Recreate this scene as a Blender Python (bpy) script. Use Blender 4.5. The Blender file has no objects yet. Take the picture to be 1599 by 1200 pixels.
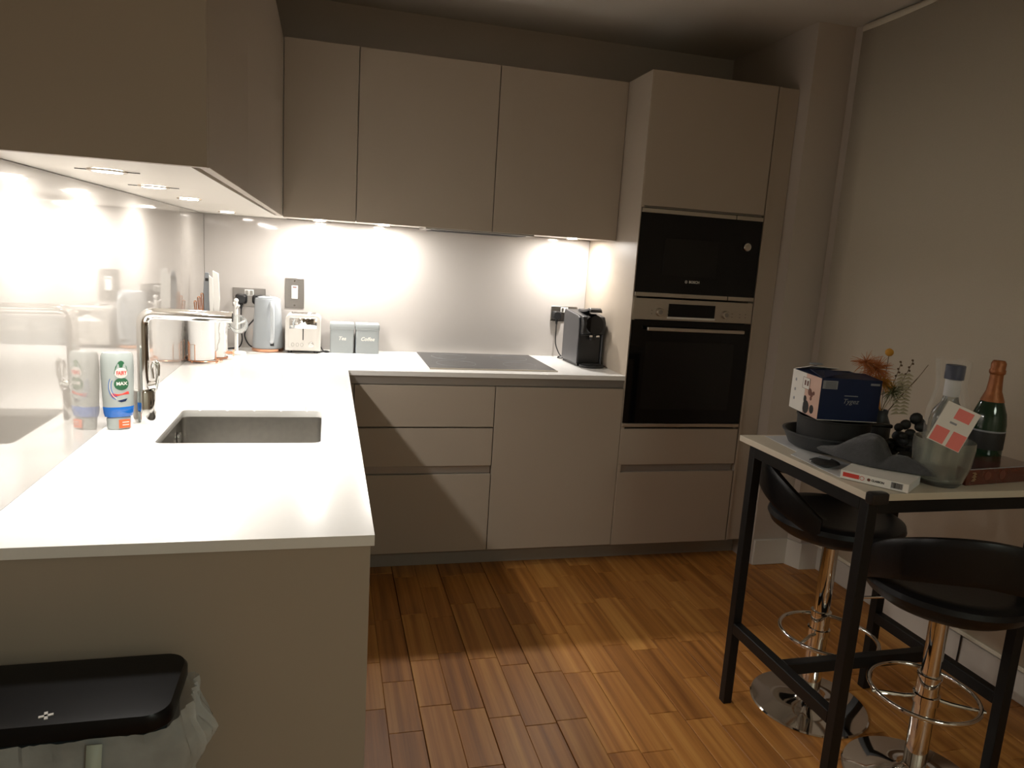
import bpy, bmesh, math, random
from mathutils import Vector, Matrix, noise
PI = math.pi
sc = bpy.context.scene
COL = sc.collection
random.seed(7)

# ------------------------------------------------------------------ camera
def cam_setup():
    yaw, pitch, roll = .2583, -.1736, .0633
    fw = Vector((math.sin(yaw)*math.cos(pitch), math.cos(yaw)*math.cos(pitch), math.sin(pitch)))
    r = Vector((math.cos(yaw), -math.sin(yaw), 0)); u = r.cross(fw)
    c, s = math.cos(roll), math.sin(roll)
    R_, U_ = c*r + s*u, -s*r + c*u
    m = Matrix((R_, U_, -fw)).transposed().to_4x4()
    m.translation = Vector((.5557, -3.5752, 1.4028))
    cd = bpy.data.cameras.new('camera'); co = bpy.data.objects.new('camera', cd); COL.objects.link(co)
    cd.sensor_fit = 'HORIZONTAL'; cd.sensor_width = 36; cd.lens = 36*1116.6/1599; cd.clip_start = .05
    co.matrix_world = m; sc.camera = co
cam_setup()

# ------------------------------------------------------------------ light and exposure
sc.view_settings.view_transform = 'Standard'; sc.view_settings.look = 'None'
sc.view_settings.gamma = 1; sc.view_settings.use_curve_mapping = False
sc.view_settings.exposure = 0.0
w = bpy.data.worlds.new('world'); sc.world = w; w.use_nodes = True
w.node_tree.nodes['Background'].inputs[0].default_value = (.9, .85, .8, 1)
w.node_tree.nodes['Background'].inputs[1].default_value = .02

ZB, ZT, H, T0, T1, DU = 1.517, 2.225, .91, 1.868, 2.478, .362     # cabinet bottom, top, worktop, tower x, wall unit depth
SPOT_W = 4.3
def area(name, loc, size, power, color, rot=(0, 0, 0), shape='DISK', spread=PI):
    ld = bpy.data.lights.new(name, 'AREA'); ld.shape = shape; ld.size = size; ld.energy = power; ld.color = color
    ld.spread = spread
    o = bpy.data.objects.new(name, ld); COL.objects.link(o); o.location = loc; o.rotation_euler = rot
    return o
LEFT_SPOTS = [(.155, -2.05), (.155, -1.68), (.155, -1.23), (.155, -.40)]
BACK_SPOTS = [(.515, -.165), (.80, -.165), (1.715, -.165)]
for x, y in LEFT_SPOTS + BACK_SPOTS:
    area('cabinet_spot_lamp', (x, y, ZB-.0042), .05, SPOT_W*(1.15 if (x, y) in BACK_SPOTS else .30 if y == -.40 else 1), (1, .955, .90))
# lamps of the living room behind the camera
area('room_lamp', (1.7, -5.3, 2.35), 1.0, 29.0, (.91, 1, .86))

# ------------------------------------------------------------------ materials
MT = {}
def mat(name, col, rough=.5, metal=0, spec=.5, coat=0, trans=0, alpha=1, ior=1.5, noise_amt=0, nscale=40, bump=0, bscale=200, stretch=(1, 1, 1), emit=None, sheen=0):
    m = bpy.data.materials.new(name); m.use_nodes = True; MT[name] = m
    nt = m.node_tree; b = nt.nodes['Principled BSDF']
    b.inputs['Base Color'].default_value = (*col, 1); b.inputs['Roughness'].default_value = rough
    b.inputs['Metallic'].default_value = metal; b.inputs['Specular IOR Level'].default_value = spec
    b.inputs['Coat Weight'].default_value = coat; b.inputs['Coat Roughness'].default_value = .03
    b.inputs['Transmission Weight'].default_value = trans; b.inputs['Alpha'].default_value = alpha
    b.inputs['IOR'].default_value = ior; b.inputs['Sheen Weight'].default_value = sheen
    if emit:
        b.inputs['Emission Color'].default_value = (*emit[:3], 1); b.inputs['Emission Strength'].default_value = emit[3]
    tc = nt.nodes.new('ShaderNodeTexCoord'); mp = nt.nodes.new('ShaderNodeMapping'); mp.inputs['Scale'].default_value = stretch
    nt.links.new(tc.outputs['Object'], mp.inputs['Vector'])
    if noise_amt:
        n = nt.nodes.new('ShaderNodeTexNoise'); n.inputs['Scale'].default_value = nscale; n.inputs['Detail'].default_value = 4
        nt.links.new(mp.outputs[0], n.inputs['Vector'])
        mx = nt.nodes.new('ShaderNodeMix'); mx.data_type = 'RGBA'
        mx.inputs['A'].default_value = (*[c*(1-noise_amt) for c in col], 1); mx.inputs['B'].default_value = (*[min(1, c*(1+noise_amt)) for c in col], 1)
        nt.links.new(n.outputs['Fac'], mx.inputs['Factor']); nt.links.new(mx.outputs['Result'], b.inputs['Base Color'])
    if bump:
        n2 = nt.nodes.new('ShaderNodeTexNoise'); n2.inputs['Scale'].default_value = bscale
        nt.links.new(mp.outputs[0], n2.inputs['Vector'])
        bp = nt.nodes.new('ShaderNodeBump'); bp.inputs['Strength'].default_value = bump; bp.inputs['Distance'].default_value = .002
        nt.links.new(n2.outputs['Fac'], bp.inputs['Height']); nt.links.new(bp.outputs[0], b.inputs['Normal'])
    return m
mat('paint', (.52, .46, .40), .85, spec=.3, noise_amt=.03, nscale=3, bump=.1)
mat('paint_white', (.66, .62, .56), .55, noise_amt=.02, nscale=4)
mat('ceiling_paint', (.56, .52, .46), .9, spec=.2, noise_amt=.03, nscale=2)
mat('cabinet', (.42, .355, .285), .42, spec=.35, noise_amt=.015, nscale=6)
mat('plinth', (.29, .25, .21), .5, noise_amt=.05)
mat('carcass_white', (.72, .68, .62), .4, noise_amt=.01)
mat('dark_gap', (.02, .018, .016), .8)
mat('channel', (.33, .31, .29), .35, metal=.6, noise_amt=.05, stretch=(1, 30, 30))
mat('quartz', (.86, .85, .82), .16, spec=.5, noise_amt=.015, nscale=150)
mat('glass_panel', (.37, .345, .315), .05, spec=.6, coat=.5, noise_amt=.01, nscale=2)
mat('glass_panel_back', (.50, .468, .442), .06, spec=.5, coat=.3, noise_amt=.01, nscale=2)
mat('steel', (.40, .385, .355), .36, metal=1, noise_amt=.12, nscale=60, stretch=(1, 12, 1))
mat('steel_dark', (.33, .31, .29), .33, metal=1, noise_amt=.12, nscale=30, stretch=(1, 1, 14))
mat('steel_trim', (.50, .44, .37), .42, metal=.85, noise_amt=.08, nscale=30, stretch=(1, 1, 14))
mat('chrome', (.80, .79, .77), .06, metal=1)
mat('copper', (.80, .42, .26), .2, metal=1)
mat('black_glass', (.003, .003, .0035), .05, spec=.35)
mat('window_glass', (.009, .0085, .008), .12, spec=.35)
mat('hob_glass', (.05, .05, .052), .25, spec=.6, noise_amt=.2, nscale=300)
mat('black_plastic', (.015, .015, .016), .35)
mat('black_matt', (.018, .017, .016), .6, noise_amt=.2)
mat('grey_plastic', (.23, .245, .26), .35)
mat('kettle_grey', (.34, .365, .385), .35, noise_amt=.02)
mat('kettle_light', (.46, .49, .51), .3)
mat('tin_grey', (.30, .325, .33), .45, noise_amt=.03)
mat('white_plastic', (.80, .79, .76), .3)
mat('cream_metal', (.66, .63, .59), .25)
mat('machine_side', (.085, .085, .092), .3)
mat('paper_towel', (.88, .87, .85), .9, bump=.3, bscale=300)
mat('leather', (.006, .006, .007), .40, spec=.32, noise_amt=.2, nscale=50, bump=.15, bscale=120)
mat('black_steel', (.008, .0075, .0075), .45, spec=.3, noise_amt=.2)
mat('cream_board', (.62, .55, .44), .5, noise_amt=.05, nscale=20)
mat('paper', (.60, .60, .60), .8, noise_amt=.05)
mat('navy', (.005, .014, .055), .45, spec=.3, noise_amt=.1)
mat('pink_print', (.62, .40, .31), .4, noise_amt=.15, nscale=12)
mat('brown_print', (.16, .05, .03), .4)
mat('card_white', (.75, .72, .66), .5)
mat('card_grey', (.25, .26, .28), .5)
mat('red_print', (.62, .05, .035), .5)
mat('coral', (.80, .20, .17), .5)
mat('pan', (.05, .052, .055), .4, noise_amt=.2)
mat('felt', (.055, .055, .058), .95, noise_amt=.3, nscale=120, bump=.6, bscale=250, sheen=.2)
mat('ruffle', (.010, .010, .010), .6, noise_amt=.3)
mat('champagne_glass', (.012, .035, .018), .08, spec=.6)
mat('orange_foil', (.34, .12, .04), .42, metal=.4, noise_amt=.25, nscale=90, bump=.5)
mat('clear_glass', (.93, .97, .94), .03, trans=1, ior=1.45)
mat('frosted_glass', (.84, .87, .82), .16, trans=.92, ior=1.35)
mat('mug_glass', (.95, .97, .96), .08, trans=.85, ior=1.3)
mat('film', (.9, .92, .9), .15, alpha=.08)
mat('choc', (.10, .022, .012), .18, noise_amt=.4, nscale=25, coat=.6)
mat('gold_print', (.45, .33, .18), .4)
mat('green_label', (.02, .12, .05), .4)
mat('orange_label', (.85, .13, .03), .4)
mat('liquid_blue', (.01, .13, .50), .12, coat=.4)
mat('bottle_clear', (.42, .46, .44), .15, alpha=.88, coat=.4)
mat('bag', (.66, .70, .70), .22, alpha=.46, noise_amt=.3, nscale=22, bump=1.0, bscale=30)
mat('bag_tape', (.52, .58, .50), .5, alpha=.9)
mat('bin_body', (.07, .085, .095), .4, noise_amt=.6, nscale=9)
mat('bin_lid', (.005, .005, .006), .32, spec=.22, noise_amt=.1)
mat('dry_orange', (.50, .17, .05), .9); mat('dry_gold', (.55, .26, .03), .8); mat('dry_green', (.16, .17, .08), .9)
mat('dry_cream', (.50, .44, .30), .9); mat('twig', (.14, .09, .05), .9)
mat('blind', (.60, .54, .44), .9, noise_amt=.05, nscale=200, bump=.1, bscale=400)
mat('lamp_lens', (1, 1, 1), .3, emit=(1, .93, .82, 30))
mat('marble', (.82, .80, .77), .25)
def marble():
    nt = MT['marble'].node_tree; b = nt.nodes['Principled BSDF']; tc = nt.nodes.new('ShaderNodeTexCoord')
    wv = nt.nodes.new('ShaderNodeTexWave'); wv.inputs['Scale'].default_value = 9; wv.inputs['Distortion'].default_value = 9; wv.inputs['Detail'].default_value = 3
    cr = nt.nodes.new('ShaderNodeValToRGB'); cr.color_ramp.elements[0].color = (.45, .44, .42, 1); cr.color_ramp.elements[1].color = (.85, .83, .80, 1)
    cr.color_ramp.elements[1].position = .12
    nt.links.new(tc.outputs['Object'], wv.inputs['Vector']); nt.links.new(wv.outputs['Fac'], cr.inputs[0]); nt.links.new(cr.outputs[0], b.inputs['Base Color'])
marble()
def wood(name, per_island):
    m = bpy.data.materials.new(name); m.use_nodes = True; MT[name] = m; nt = m.node_tree; b = nt.nodes['Principled BSDF']; L = nt.links.new
    g = nt.nodes.new('ShaderNodeNewGeometry')
    if per_island: rnd = g.outputs['Random Per Island']
    else: rnd = nt.nodes.new('ShaderNodeObjectInfo').outputs['Random']
    mp = nt.nodes.new('ShaderNodeMapping'); mp.inputs['Scale'].default_value = (95, 2.2, 10); L(g.outputs['Position'], mp.inputs[0])
    n = nt.nodes.new('ShaderNodeTexNoise'); n.noise_dimensions = '4D'; n.inputs['Scale'].default_value = 1; n.inputs['Detail'].default_value = 6; n.inputs['Roughness'].default_value = .65
    L(mp.outputs[0], n.inputs['Vector'])
    mu = nt.nodes.new('ShaderNodeMath'); mu.operation = 'MULTIPLY'; mu.inputs[1].default_value = 40; L(rnd, mu.inputs[0]); L(mu.outputs[0], n.inputs['W'])
    # strips of the lamella inside one block
    mp2 = nt.nodes.new('ShaderNodeMapping'); mp2.inputs['Scale'].default_value = (44, .9, 1); L(g.outputs['Position'], mp2.inputs[0])
    n2 = nt.nodes.new('ShaderNodeTexNoise'); n2.noise_dimensions = '4D'; n2.inputs['Scale'].default_value = 1; n2.inputs['Detail'].default_value = 0; L(mp2.outputs[0], n2.inputs['Vector']); L(mu.outputs[0], n2.inputs['W'])
    mr = nt.nodes.new('ShaderNodeMapRange'); mr.inputs[3].default_value = -.085; mr.inputs[4].default_value = .085; L(rnd, mr.inputs[0])
    a = nt.nodes.new('ShaderNodeMath'); a.operation = 'ADD'; L(mr.outputs[0], a.inputs[0])
    md = nt.nodes.new('ShaderNodeMath'); md.operation = 'MULTIPLY_ADD'; md.inputs[1].default_value = .5; L(n.outputs['Fac'], md.inputs[0])
    md2 = nt.nodes.new('ShaderNodeMath'); md2.operation = 'MULTIPLY'; md2.inputs[1].default_value = .5; L(n2.outputs['Fac'], md2.inputs[0]); L(md2.outputs[0], md.inputs[2])
    L(md.outputs[0], a.inputs[1])
    cr = nt.nodes.new('ShaderNodeValToRGB'); e = cr.color_ramp.elements
    e[0].position = .22; e[0].color = (.20, .070, .014, 1); e[1].position = .80; e[1].color = (.66, .33, .085, 1)
    x = e.new(.5); x.color = (.43, .175, .038, 1)
    L(a.outputs[0], cr.inputs[0]); L(cr.outputs[0], b.inputs['Base Color'])
    b.inputs['Roughness'].default_value = .42; b.inputs['Specular IOR Level'].default_value = .4
    bp = nt.nodes.new('ShaderNodeBump'); bp.inputs['Strength'].default_value = .12; bp.inputs['Distance'].default_value = .001
    L(n.outputs['Fac'], bp.inputs['Height']); L(bp.outputs[0], b.inputs['Normal'])
wood('oak', False); wood('oak_field', True)

# ------------------------------------------------------------------ helpers
def link(name, me, m, parent=None, loc=(0, 0, 0), rot=(0, 0, 0), bevel=0, seg=2, smooth=True):
    o = bpy.data.objects.new(name, me); COL.objects.link(o)
    if m:
        for k in (m if isinstance(m, (list, tuple)) else [m]): me.materials.append(MT[k])
    o.location = loc; o.rotation_euler = rot
    if parent: o.parent = parent
    if smooth:
        for p in me.polygons: p.use_smooth = True
        me.set_sharp_from_angle(angle=math.radians(38))
    if bevel:
        b = o.modifiers.new('bevel', 'BEVEL'); b.width = bevel; b.segments = seg; b.limit_method = 'ANGLE'; b.angle_limit = math.radians(40)
    return o
class B:
    """a bmesh collecting primitives; done() makes one mesh object of it"""
    def __init__(s): s.bm = bmesh.new()
    def box(s, x0, x1, y0, y1, z0, z1, rot=None, mi=0):
        M = Matrix.Translation(((x0+x1)/2, (y0+y1)/2, (z0+z1)/2)) @ Matrix.Diagonal((x1-x0, y1-y0, z1-z0, 1))
        if rot is not None: M = rot @ M
        r = bmesh.ops.create_cube(s.bm, size=1, matrix=M)
        if mi:
            for f in {f for v in r['verts'] for f in v.link_faces}: f.material_index = mi
        return s
    def cyl(s, a, b, r0, r1=None, n=24, caps=True):
        a, b = Vector(a), Vector(b); d = b-a; r1 = r0 if r1 is None else r1
        M = Matrix.Translation((a+b)/2) @ d.to_track_quat('Z', 'Y').to_matrix().to_4x4()
        bmesh.ops.create_cone(s.bm, cap_ends=caps, segments=n, radius1=r0, radius2=r1, depth=d.length, matrix=M); return s
    def sph(s, c, r, sub=2, scale=(1, 1, 1), rot=None):
        M = Matrix.Translation(c)
        if rot is not None: M = M @ rot
        bmesh.ops.create_icosphere(s.bm, subdivisions=sub, radius=r, matrix=M @ Matrix.Diagonal((*scale, 1))); return s
    def rings(s, rings, cap0=True, cap1=True, closed=True):
        vs = [[s.bm.verts.new(p) for p in r] for r in rings]; n = len(vs[0])
        for i in range(len(vs)-1):
            for j in range(n if closed else n-1):
                k = (j+1) % n
                s.bm.faces.new((vs[i][j], vs[i][k], vs[i+1][k], vs[i+1][j]))
        if cap0: s.bm.faces.new(vs[0][::-1])
        if cap1: s.bm.faces.new(vs[-1])
        return s
    def lathe(s, prof, n=32, c=(0, 0, 0), sx=1, sy=1, rot=None, cap0=True, cap1=True):
        rs = []
        for r, z in prof:
            ring = []
            for k in range(n):
                p = Vector((c[0]+r*sx*math.cos(2*PI*k/n), c[1]+r*sy*math.sin(2*PI*k/n), c[2]+z))
                ring.append(rot @ p if rot is not None else p)
            rs.append(ring)
        return s.rings(rs, cap0, cap1)
    def rrect(s, prof, rad, n=6, c=(0, 0, 0)):
        """stack of rounded rectangles: prof = (half x, half y, z)"""
        rs = []
        for hx, hy, z in prof:
            r = min(rad, hx*.999, hy*.999); ring = []
            for cx, cy, a0 in ((hx-r, hy-r, 0), (-hx+r, hy-r, 90), (-hx+r, -hy+r, 180), (hx-r, -hy+r, 270)):
                for k in range(n+1):
                    a = math.radians(a0+90*k/n); ring.append((c[0]+cx+r*math.cos(a), c[1]+cy+r*math.sin(a), c[2]+z))
            rs.append(ring)
        return s.rings(rs)
    def tube(s, pts, r, n=10, closed=False, caps=True):
        P = [Vector(p) for p in pts]; m = len(P); rs = []; up = None
        for i in range(m):
            if closed: t = P[(i+1) % m]-P[i-1]
            else: t = P[min(i+1, m-1)]-P[max(i-1, 0)]
            t.normalize()
            if up is None:
                up = Vector((0, 0, 1)) if abs(t.z) < .9 else Vector((1, 0, 0))
            a = (up - t*up.dot(t)).normalized(); up = a; b = t.cross(a)
            rr = r[i] if isinstance(r, (list, tuple)) else r
            rs.append([P[i]+a*rr*math.cos(2*PI*k/n)+b*rr*math.sin(2*PI*k/n) for k in range(n)])
        if closed:
            rs.append(rs[0]); s.rings(rs, False, False); bmesh.ops.remove_doubles(s.bm, verts=s.bm.verts, dist=1e-6); return s
        return s.rings(rs, caps, caps)
    def prism(s, poly, z0, z1):
        return s.rings([[(x, y, z0) for x, y in poly], [(x, y, z1) for x, y in poly]])
    def done(s, name, m, parent=None, **k):
        bmesh.ops.recalc_face_normals(s.bm, faces=s.bm.faces)
        me = bpy.data.meshes.new(name); s.bm.to_mesh(me); s.bm.free()
        return link(name, me, m, parent, **k)
def smooth_path(pts, n=8):
    P = [Vector(p) for p in pts]; P = [2*P[0]-P[1]]+P+[2*P[-1]-P[-2]]; out = []
    for i in range(1, len(P)-2):
        for k in range(n):
            t = k/n; a, b, c, d = P[i-1:i+3]
            out.append(.5*((2*b)+(c-a)*t+(2*a-5*b+4*c-d)*t*t+(3*b-a-3*c+d)*t**3))
    out.append(P[-2]); return out
def fillet(pts, r, n=6):
    P = [Vector(p) for p in pts]; out = [P[0]]
    for i in range(1, len(P)-1):
        a = (P[i-1]-P[i]).normalized(); b = (P[i+1]-P[i]).normalized()
        p0, p2 = P[i]+a*r, P[i]+b*r
        for k in range(n+1):
            t = k/n; out.append((1-t)**2*p0+2*t*(1-t)*P[i]+t*t*p2)
    return out+[P[-1]]
def thing(name, label, cat, loc=(0, 0, 0), rz=0, group=None):
    o = bpy.data.objects.new(name, None); COL.objects.link(o); o.location = loc; o.rotation_euler = (0, 0, rz)
    o.empty_display_size = .05
    return tag(o, label, cat, group)
def tag(o, label, cat, group=None):
    o['label'] = label; o['category'] = cat
    if group: o['group'] = group
    return o
def struct(o): o['kind'] = 'structure'; return o
def text(name, body, size, m, parent, loc, rot, shear=0, extrude=.0003, align='CENTER', sx=1, bold=0):
    c = bpy.data.curves.new(name, 'FONT'); c.body = body; c.size = size; c.shear = shear; c.extrude = extrude; c.align_x = align; c.align_y = 'CENTER'
    c.offset = bold; c.resolution_u = 3
    t = bpy.data.objects.new(name, c); COL.objects.link(t); bpy.context.view_layer.update()
    me = bpy.data.meshes.new_from_object(t); bpy.data.objects.remove(t); bpy.data.curves.remove(c)
    o = link(name, me, m, parent, loc=loc, rot=rot, smooth=False); o.scale = (sx, 1, 1); return o
FRONT = (PI/2, 0, 0)     # text or plate facing -y
def copy_tree(o, parent=None):
    c = o.copy(); COL.objects.link(c)
    if parent: c.parent = parent
    for ch in list(o.children): copy_tree(ch, c)
    return c

# ------------------------------------------------------------------ room shell
RX, YF, CZ = 2.90, -6.2, 2.49
struct(B().box(-.12, 0, YF, .12, -.05, CZ).done('wall_left', 'paint', smooth=False))
struct(B().box(0, RX+.12, 0, .12, -.05, CZ).done('wall_back', 'paint', smooth=False))
struct(B().box(RX, RX+.12, YF, 0, -.05, CZ).done('wall_right', 'paint', smooth=False))
struct(B().box(-.12, RX+.12, YF-.12, YF, -.05, CZ).done('wall_front', 'paint', smooth=False))
struct(B().box(-.12, RX+.12, YF-.12, .12, CZ, CZ+.1).done('ceiling', 'ceiling_paint', smooth=False))
# boxed-in corner beside the tall unit, and the shallow step it has by the window
wb = struct(B().box(2.586, RX, -.68, 0, 0, CZ).done('wall_corner', 'paint', smooth=False))
st = struct(B().prism([(2.775, -.68), (2.803, -.748), (RX, -.755), (RX, -.68)], 0, CZ).done('wall_step', 'paint', smooth=False))
struct(B().box(2.586, 2.772, -.695, -.68, 0, .13).done('baseboard_back', 'paint_white', bevel=.004))
struct(B().prism([(2.765, -.694), (2.797, -.765), (2.895, -.772), (2.895, -.745), (2.812, -.74), (2.775, -.68)], 0, .13).done('baseboard_step', 'paint_white'))
struct(B().box(RX-.014, RX, YF, -.755, 0, .11).done('baseboard_right', 'paint_white', bevel=.004))
floor = struct(B().box(-.12, RX+.12, YF, .12, -.06, -.011).done('floor', 'dark_gap', smooth=False))
def planks():
    W = .1025; lens = (.26, .33, .41); gap = .0016; meshes = {}
    for L in lens:
        b = B(); x, y = W/2-gap/2, L/2-gap/2; e = .0012
        b.rings([[(-x, -y, -.011), (x, -y, -.011), (x, y, -.011), (-x, y, -.011)], [(-x, -y, -e), (x, -y, -e), (x, y, -e), (-x, y, -e)],
                 [(-x+e, -y+e, 0), (x-e, -y+e, 0), (x-e, y-e, 0), (-x+e, y-e, 0)]], False, True)
        bmesh.ops.recalc_face_normals(b.bm, faces=b.bm.faces)
        me = bpy.data.meshes.new('plank'); b.bm.to_mesh(me); b.bm.free(); me.materials.append(MT['oak']); meshes[L] = me
    field = bmesh.new(); rnd = random.Random(3)
    nrow = int(RX/W)+2
    for i in range(nrow):
        x = .752-7*W-.0345+.0345+W*(i+.5)+(.0005 if i % 2 else -.0005)*(-1); y = -.42 - rnd.random()*.45 + .4
        if x+W/2 > RX+.05: continue
        while y > YF:
            L = rnd.choice(lens); cy = y-L/2; y -= L
            if x > .62 and -2.75 < cy < -.40:
                o = bpy.data.objects.new('plank', meshes[L]); COL.objects.link(o); o.location = (x, cy, rnd.uniform(-.0003, .0003)); o.parent = floor
            else:
                hx, hy = W/2-gap/2, L/2-gap/2
                v = [field.verts.new((x+a*hx, cy+b_*hy, c)) for c in (-.011, 0) for a, b_ in ((-1, -1), (1, -1), (1, 1), (-1, 1))]
                for f in ((4, 5, 6, 7), (0, 1, 5, 4), (1, 2, 6, 5), (2, 3, 7, 6), (3, 0, 4, 7)): field.faces.new([v[k] for k in f])
    me = bpy.data.meshes.new('plank_field'); field.to_mesh(me); field.free()
    o = link('plank_field', me, 'oak_field', floor, smooth=False); o['kind'] = 'stuff'
planks()

# ------------------------------------------------------------------ worktop with sink hole and drainer grooves
SX0, SX1, SY0, SY1 = .155, .545, -1.747, -1.375
def worktop():
    o = B().prism([(0, 0), (0, -2.369), (.643, -2.369), (.643, -.61), (T0-.001, -.61), (T0-.001, 0)], H-.02, H).done('worktop', 'quartz', smooth=False)
    cut = []
    c = B().rrect([((SX1-SX0)/2, (SY1-SY0)/2, H-.1), ((SX1-SX0)/2, (SY1-SY0)/2, H+.1)], .018, c=((SX0+SX1)/2, (SY0+SY1)/2, 0)).done('cut', None); cut.append(c)
    for k in range(5):
        gx = .20+.075*k
        g = B().tube([(gx, SY1-.02, H+.0035), (gx, SY1+.24, H+.0045)], .006, 10).done('cut', None); cut.append(g)
    for c in cut:
        m = o.modifiers.new('b', 'BOOLEAN'); m.operation = 'DIFFERENCE'; m.object = c; m.solver = 'EXACT'
    bpy.context.view_layer.update()
    me = bpy.data.meshes.new_from_object(o.evaluated_get(bpy.context.evaluated_depsgraph_get()))
    o.modifiers.clear(); o.data = me
    for c in cut: bpy.data.objects.remove(c)
    b = o.modifiers.new('bevel', 'BEVEL'); b.width = .0012; b.segments = 2; b.limit_method = 'ANGLE'; b.angle_limit = math.radians(60)
    tag(o, 'white quartz L-shaped worktop along the left and back walls, with drainer grooves', 'worktop')
worktop()
s = thing('kitchen_sink', 'square stainless steel sink set under the white worktop beside the tap', 'sink', ((SX0+SX1)/2, (SY0+SY1)/2, H-.02))
def sink():
    hx, hy = (SX1-SX0)/2, (SY1-SY0)/2
    b = B(); prof = [(hx+.02, hy+.02, -.0005), (hx+.004, hy+.004, -.0005), (hx+.004, hy+.004, -.165), (hx-.012, hy-.012, -.18), (.03, .03, -.184)]
    rs = []
    for px, py, z in prof:
        r = .022; ring = []
        for cx, cy, a0 in ((px-r, py-r, 0), (-px+r, py-r, 90), (-px+r, -py+r, 180), (px-r, -py+r, 270)):
            for k in range(7):
                a = math.radians(a0+15*k); ring.append((cx+r*math.cos(a), cy+r*math.sin(a), z))
        rs.append(ring)
    b.rings(rs, False, True).done('bowl', 'steel', s)
    B().lathe([(.001, -.1795), (.04, -.1795), (.042, -.183), (.001, -.183)], 24).done('drain', 'chrome', s)
    o = B().cyl((-hx-.002, .12, -.045), (-hx+.004, .12, -.045), .016, n=20).done('overflow', 'chrome', s)
sink()

# ------------------------------------------------------------------ splashbacks
tag(B().box(.0003, .006, -2.30, -.007, H, ZB).done('glass_splashback', 'glass_panel', bevel=.001), 'glossy cream glass splashback on the left wall behind the tap', 'splashback')
tag(B().box(.006, T0-.001, -.006, -.0003, H, ZB).done('glass_splashback', 'glass_panel_back', bevel=.001), 'pale glass splashback on the back wall behind kettle and hob', 'splashback')

# ------------------------------------------------------------------ wall cabinets
def panel(b, *a): return b.box(*a)
def front(name, parent, x0, x1, z0, z1, y, th=.019, m='cabinet', bevel=.0012):
    g = .0018
    return B().box(x0+g, x1-g, y, y+th, z0+g, z1-g).done(name, m, parent, bevel=bevel)
def wall_unit(x0, x1, label):
    t = thing('wall_cabinet', label, 'cabinet', (x0, 0, ZB), group='wall cabinets over the hob run')
    w_ = x1-x0
    B().box(.0005, w_-.0005, -(DU-.021), -.001, .003, ZT-ZB-.001).done('carcass', 'carcass_white', t)
    front('door', t, 0, w_, -.004, ZT-ZB, -DU)
    return t
wall_unit(.368, .668, 'narrow beige wall cabinet in the corner, above the kettle')
wall_unit(.668, 1.268, 'wide beige wall cabinet, the middle one above the hob')
wall_unit(1.268, 1.868, 'wide beige wall cabinet directly left of the oven tower')
t = thing('extractor_hood', 'slim dark extractor hood under the wall cabinets above the hob', 'extractor', (1.22, -.2, ZB))
B().box(-.25, .25, -.145, .10, -.010, .003).done('casing', 'steel_dark', t, bevel=.002)
B().box(-.22, .22, -.11, .07, -.012, -.010).done('filter', 'black_matt', t)
# left run: three units, door faces +x
LY = -2.306
for i, (a, b_) in enumerate(((LY+.019, -1.70), (-1.70, -1.03), (-1.03, -.364))):
    t = thing('wall_cabinet', ['beige wall cabinet above the sink, nearest the camera', 'beige wall cabinet, middle one of the left wall run', 'beige wall cabinet above the paper towel, next to the corner'][i], 'cabinet', (0, a, ZB), group='wall cabinets on the left wall')
    B().box(.001, .334, .0005, b_-a-.0005, .001, ZT-ZB-.001).done('carcass', 'carcass_white', t)
    B().box(.334, .348, .002, b_-a-.002, .03, ZT-ZB-.001).done('handle_channel', 'plinth', t)
    B().box(.348, .366, .0006, b_-a-.0006, 0 if i < 2 else -.0, ZT-ZB).done('door', 'cabinet', t, bevel=.0008)
tag(B().box(.001, .366, LY, LY+.018, ZB-.002, ZT).done('end_panel', 'cabinet', bevel=.001), 'large beige end panel closing the left wall cabinets, facing the room', 'panel')
tag(B().box(.001, .367, -.362, -.001, ZB+.001, ZT-.002).done('corner_unit', 'carcass_white', bevel=.001), 'blind corner box between the two wall cabinet runs', 'cabinet')
def downlight(x, y, label, g):
    t = thing('cabinet_downlight', label, 'downlight', (x, y, ZB), group=g)
    b = B(); b.lathe([(.026, 0), (.034, 0), (.034, -.002), (.031, -.0035), (.026, -.003)], 28, cap0=False, cap1=False); b.done('rim', 'steel_trim', t)
    B().lathe([(.001, -.001), (.0255, -.001), (.0255, -.0032), (.001, -.0032)], 24).done('lens', 'lamp_lens', t)
    if y in (-2.05, -1.68):
        B().box(-.055, -.034, -.002, .002, -.0014, .0).done('slot', 'dark_gap', t); B().box(.034, .055, -.002, .002, -.0014, .0).done('slot', 'dark_gap', t)
for i, (x, y) in enumerate(LEFT_SPOTS):
    downlight(x, y, ['round downlight under the left cabinets, nearest the camera', 'second round downlight from the camera under the left cabinets', 'third round downlight from the camera under the left cabinets', 'round downlight under the cabinets in the far left corner'][i], 'downlights under the left cabinets')
for i, (x, y) in enumerate(BACK_SPOTS):
    downlight(x, y, ['round downlight under the narrow corner cabinet above the toaster', 'round downlight above the grey tea and coffee canisters', 'round downlight above the black coffee machine'][i], 'downlights under the back cabinets')

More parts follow.
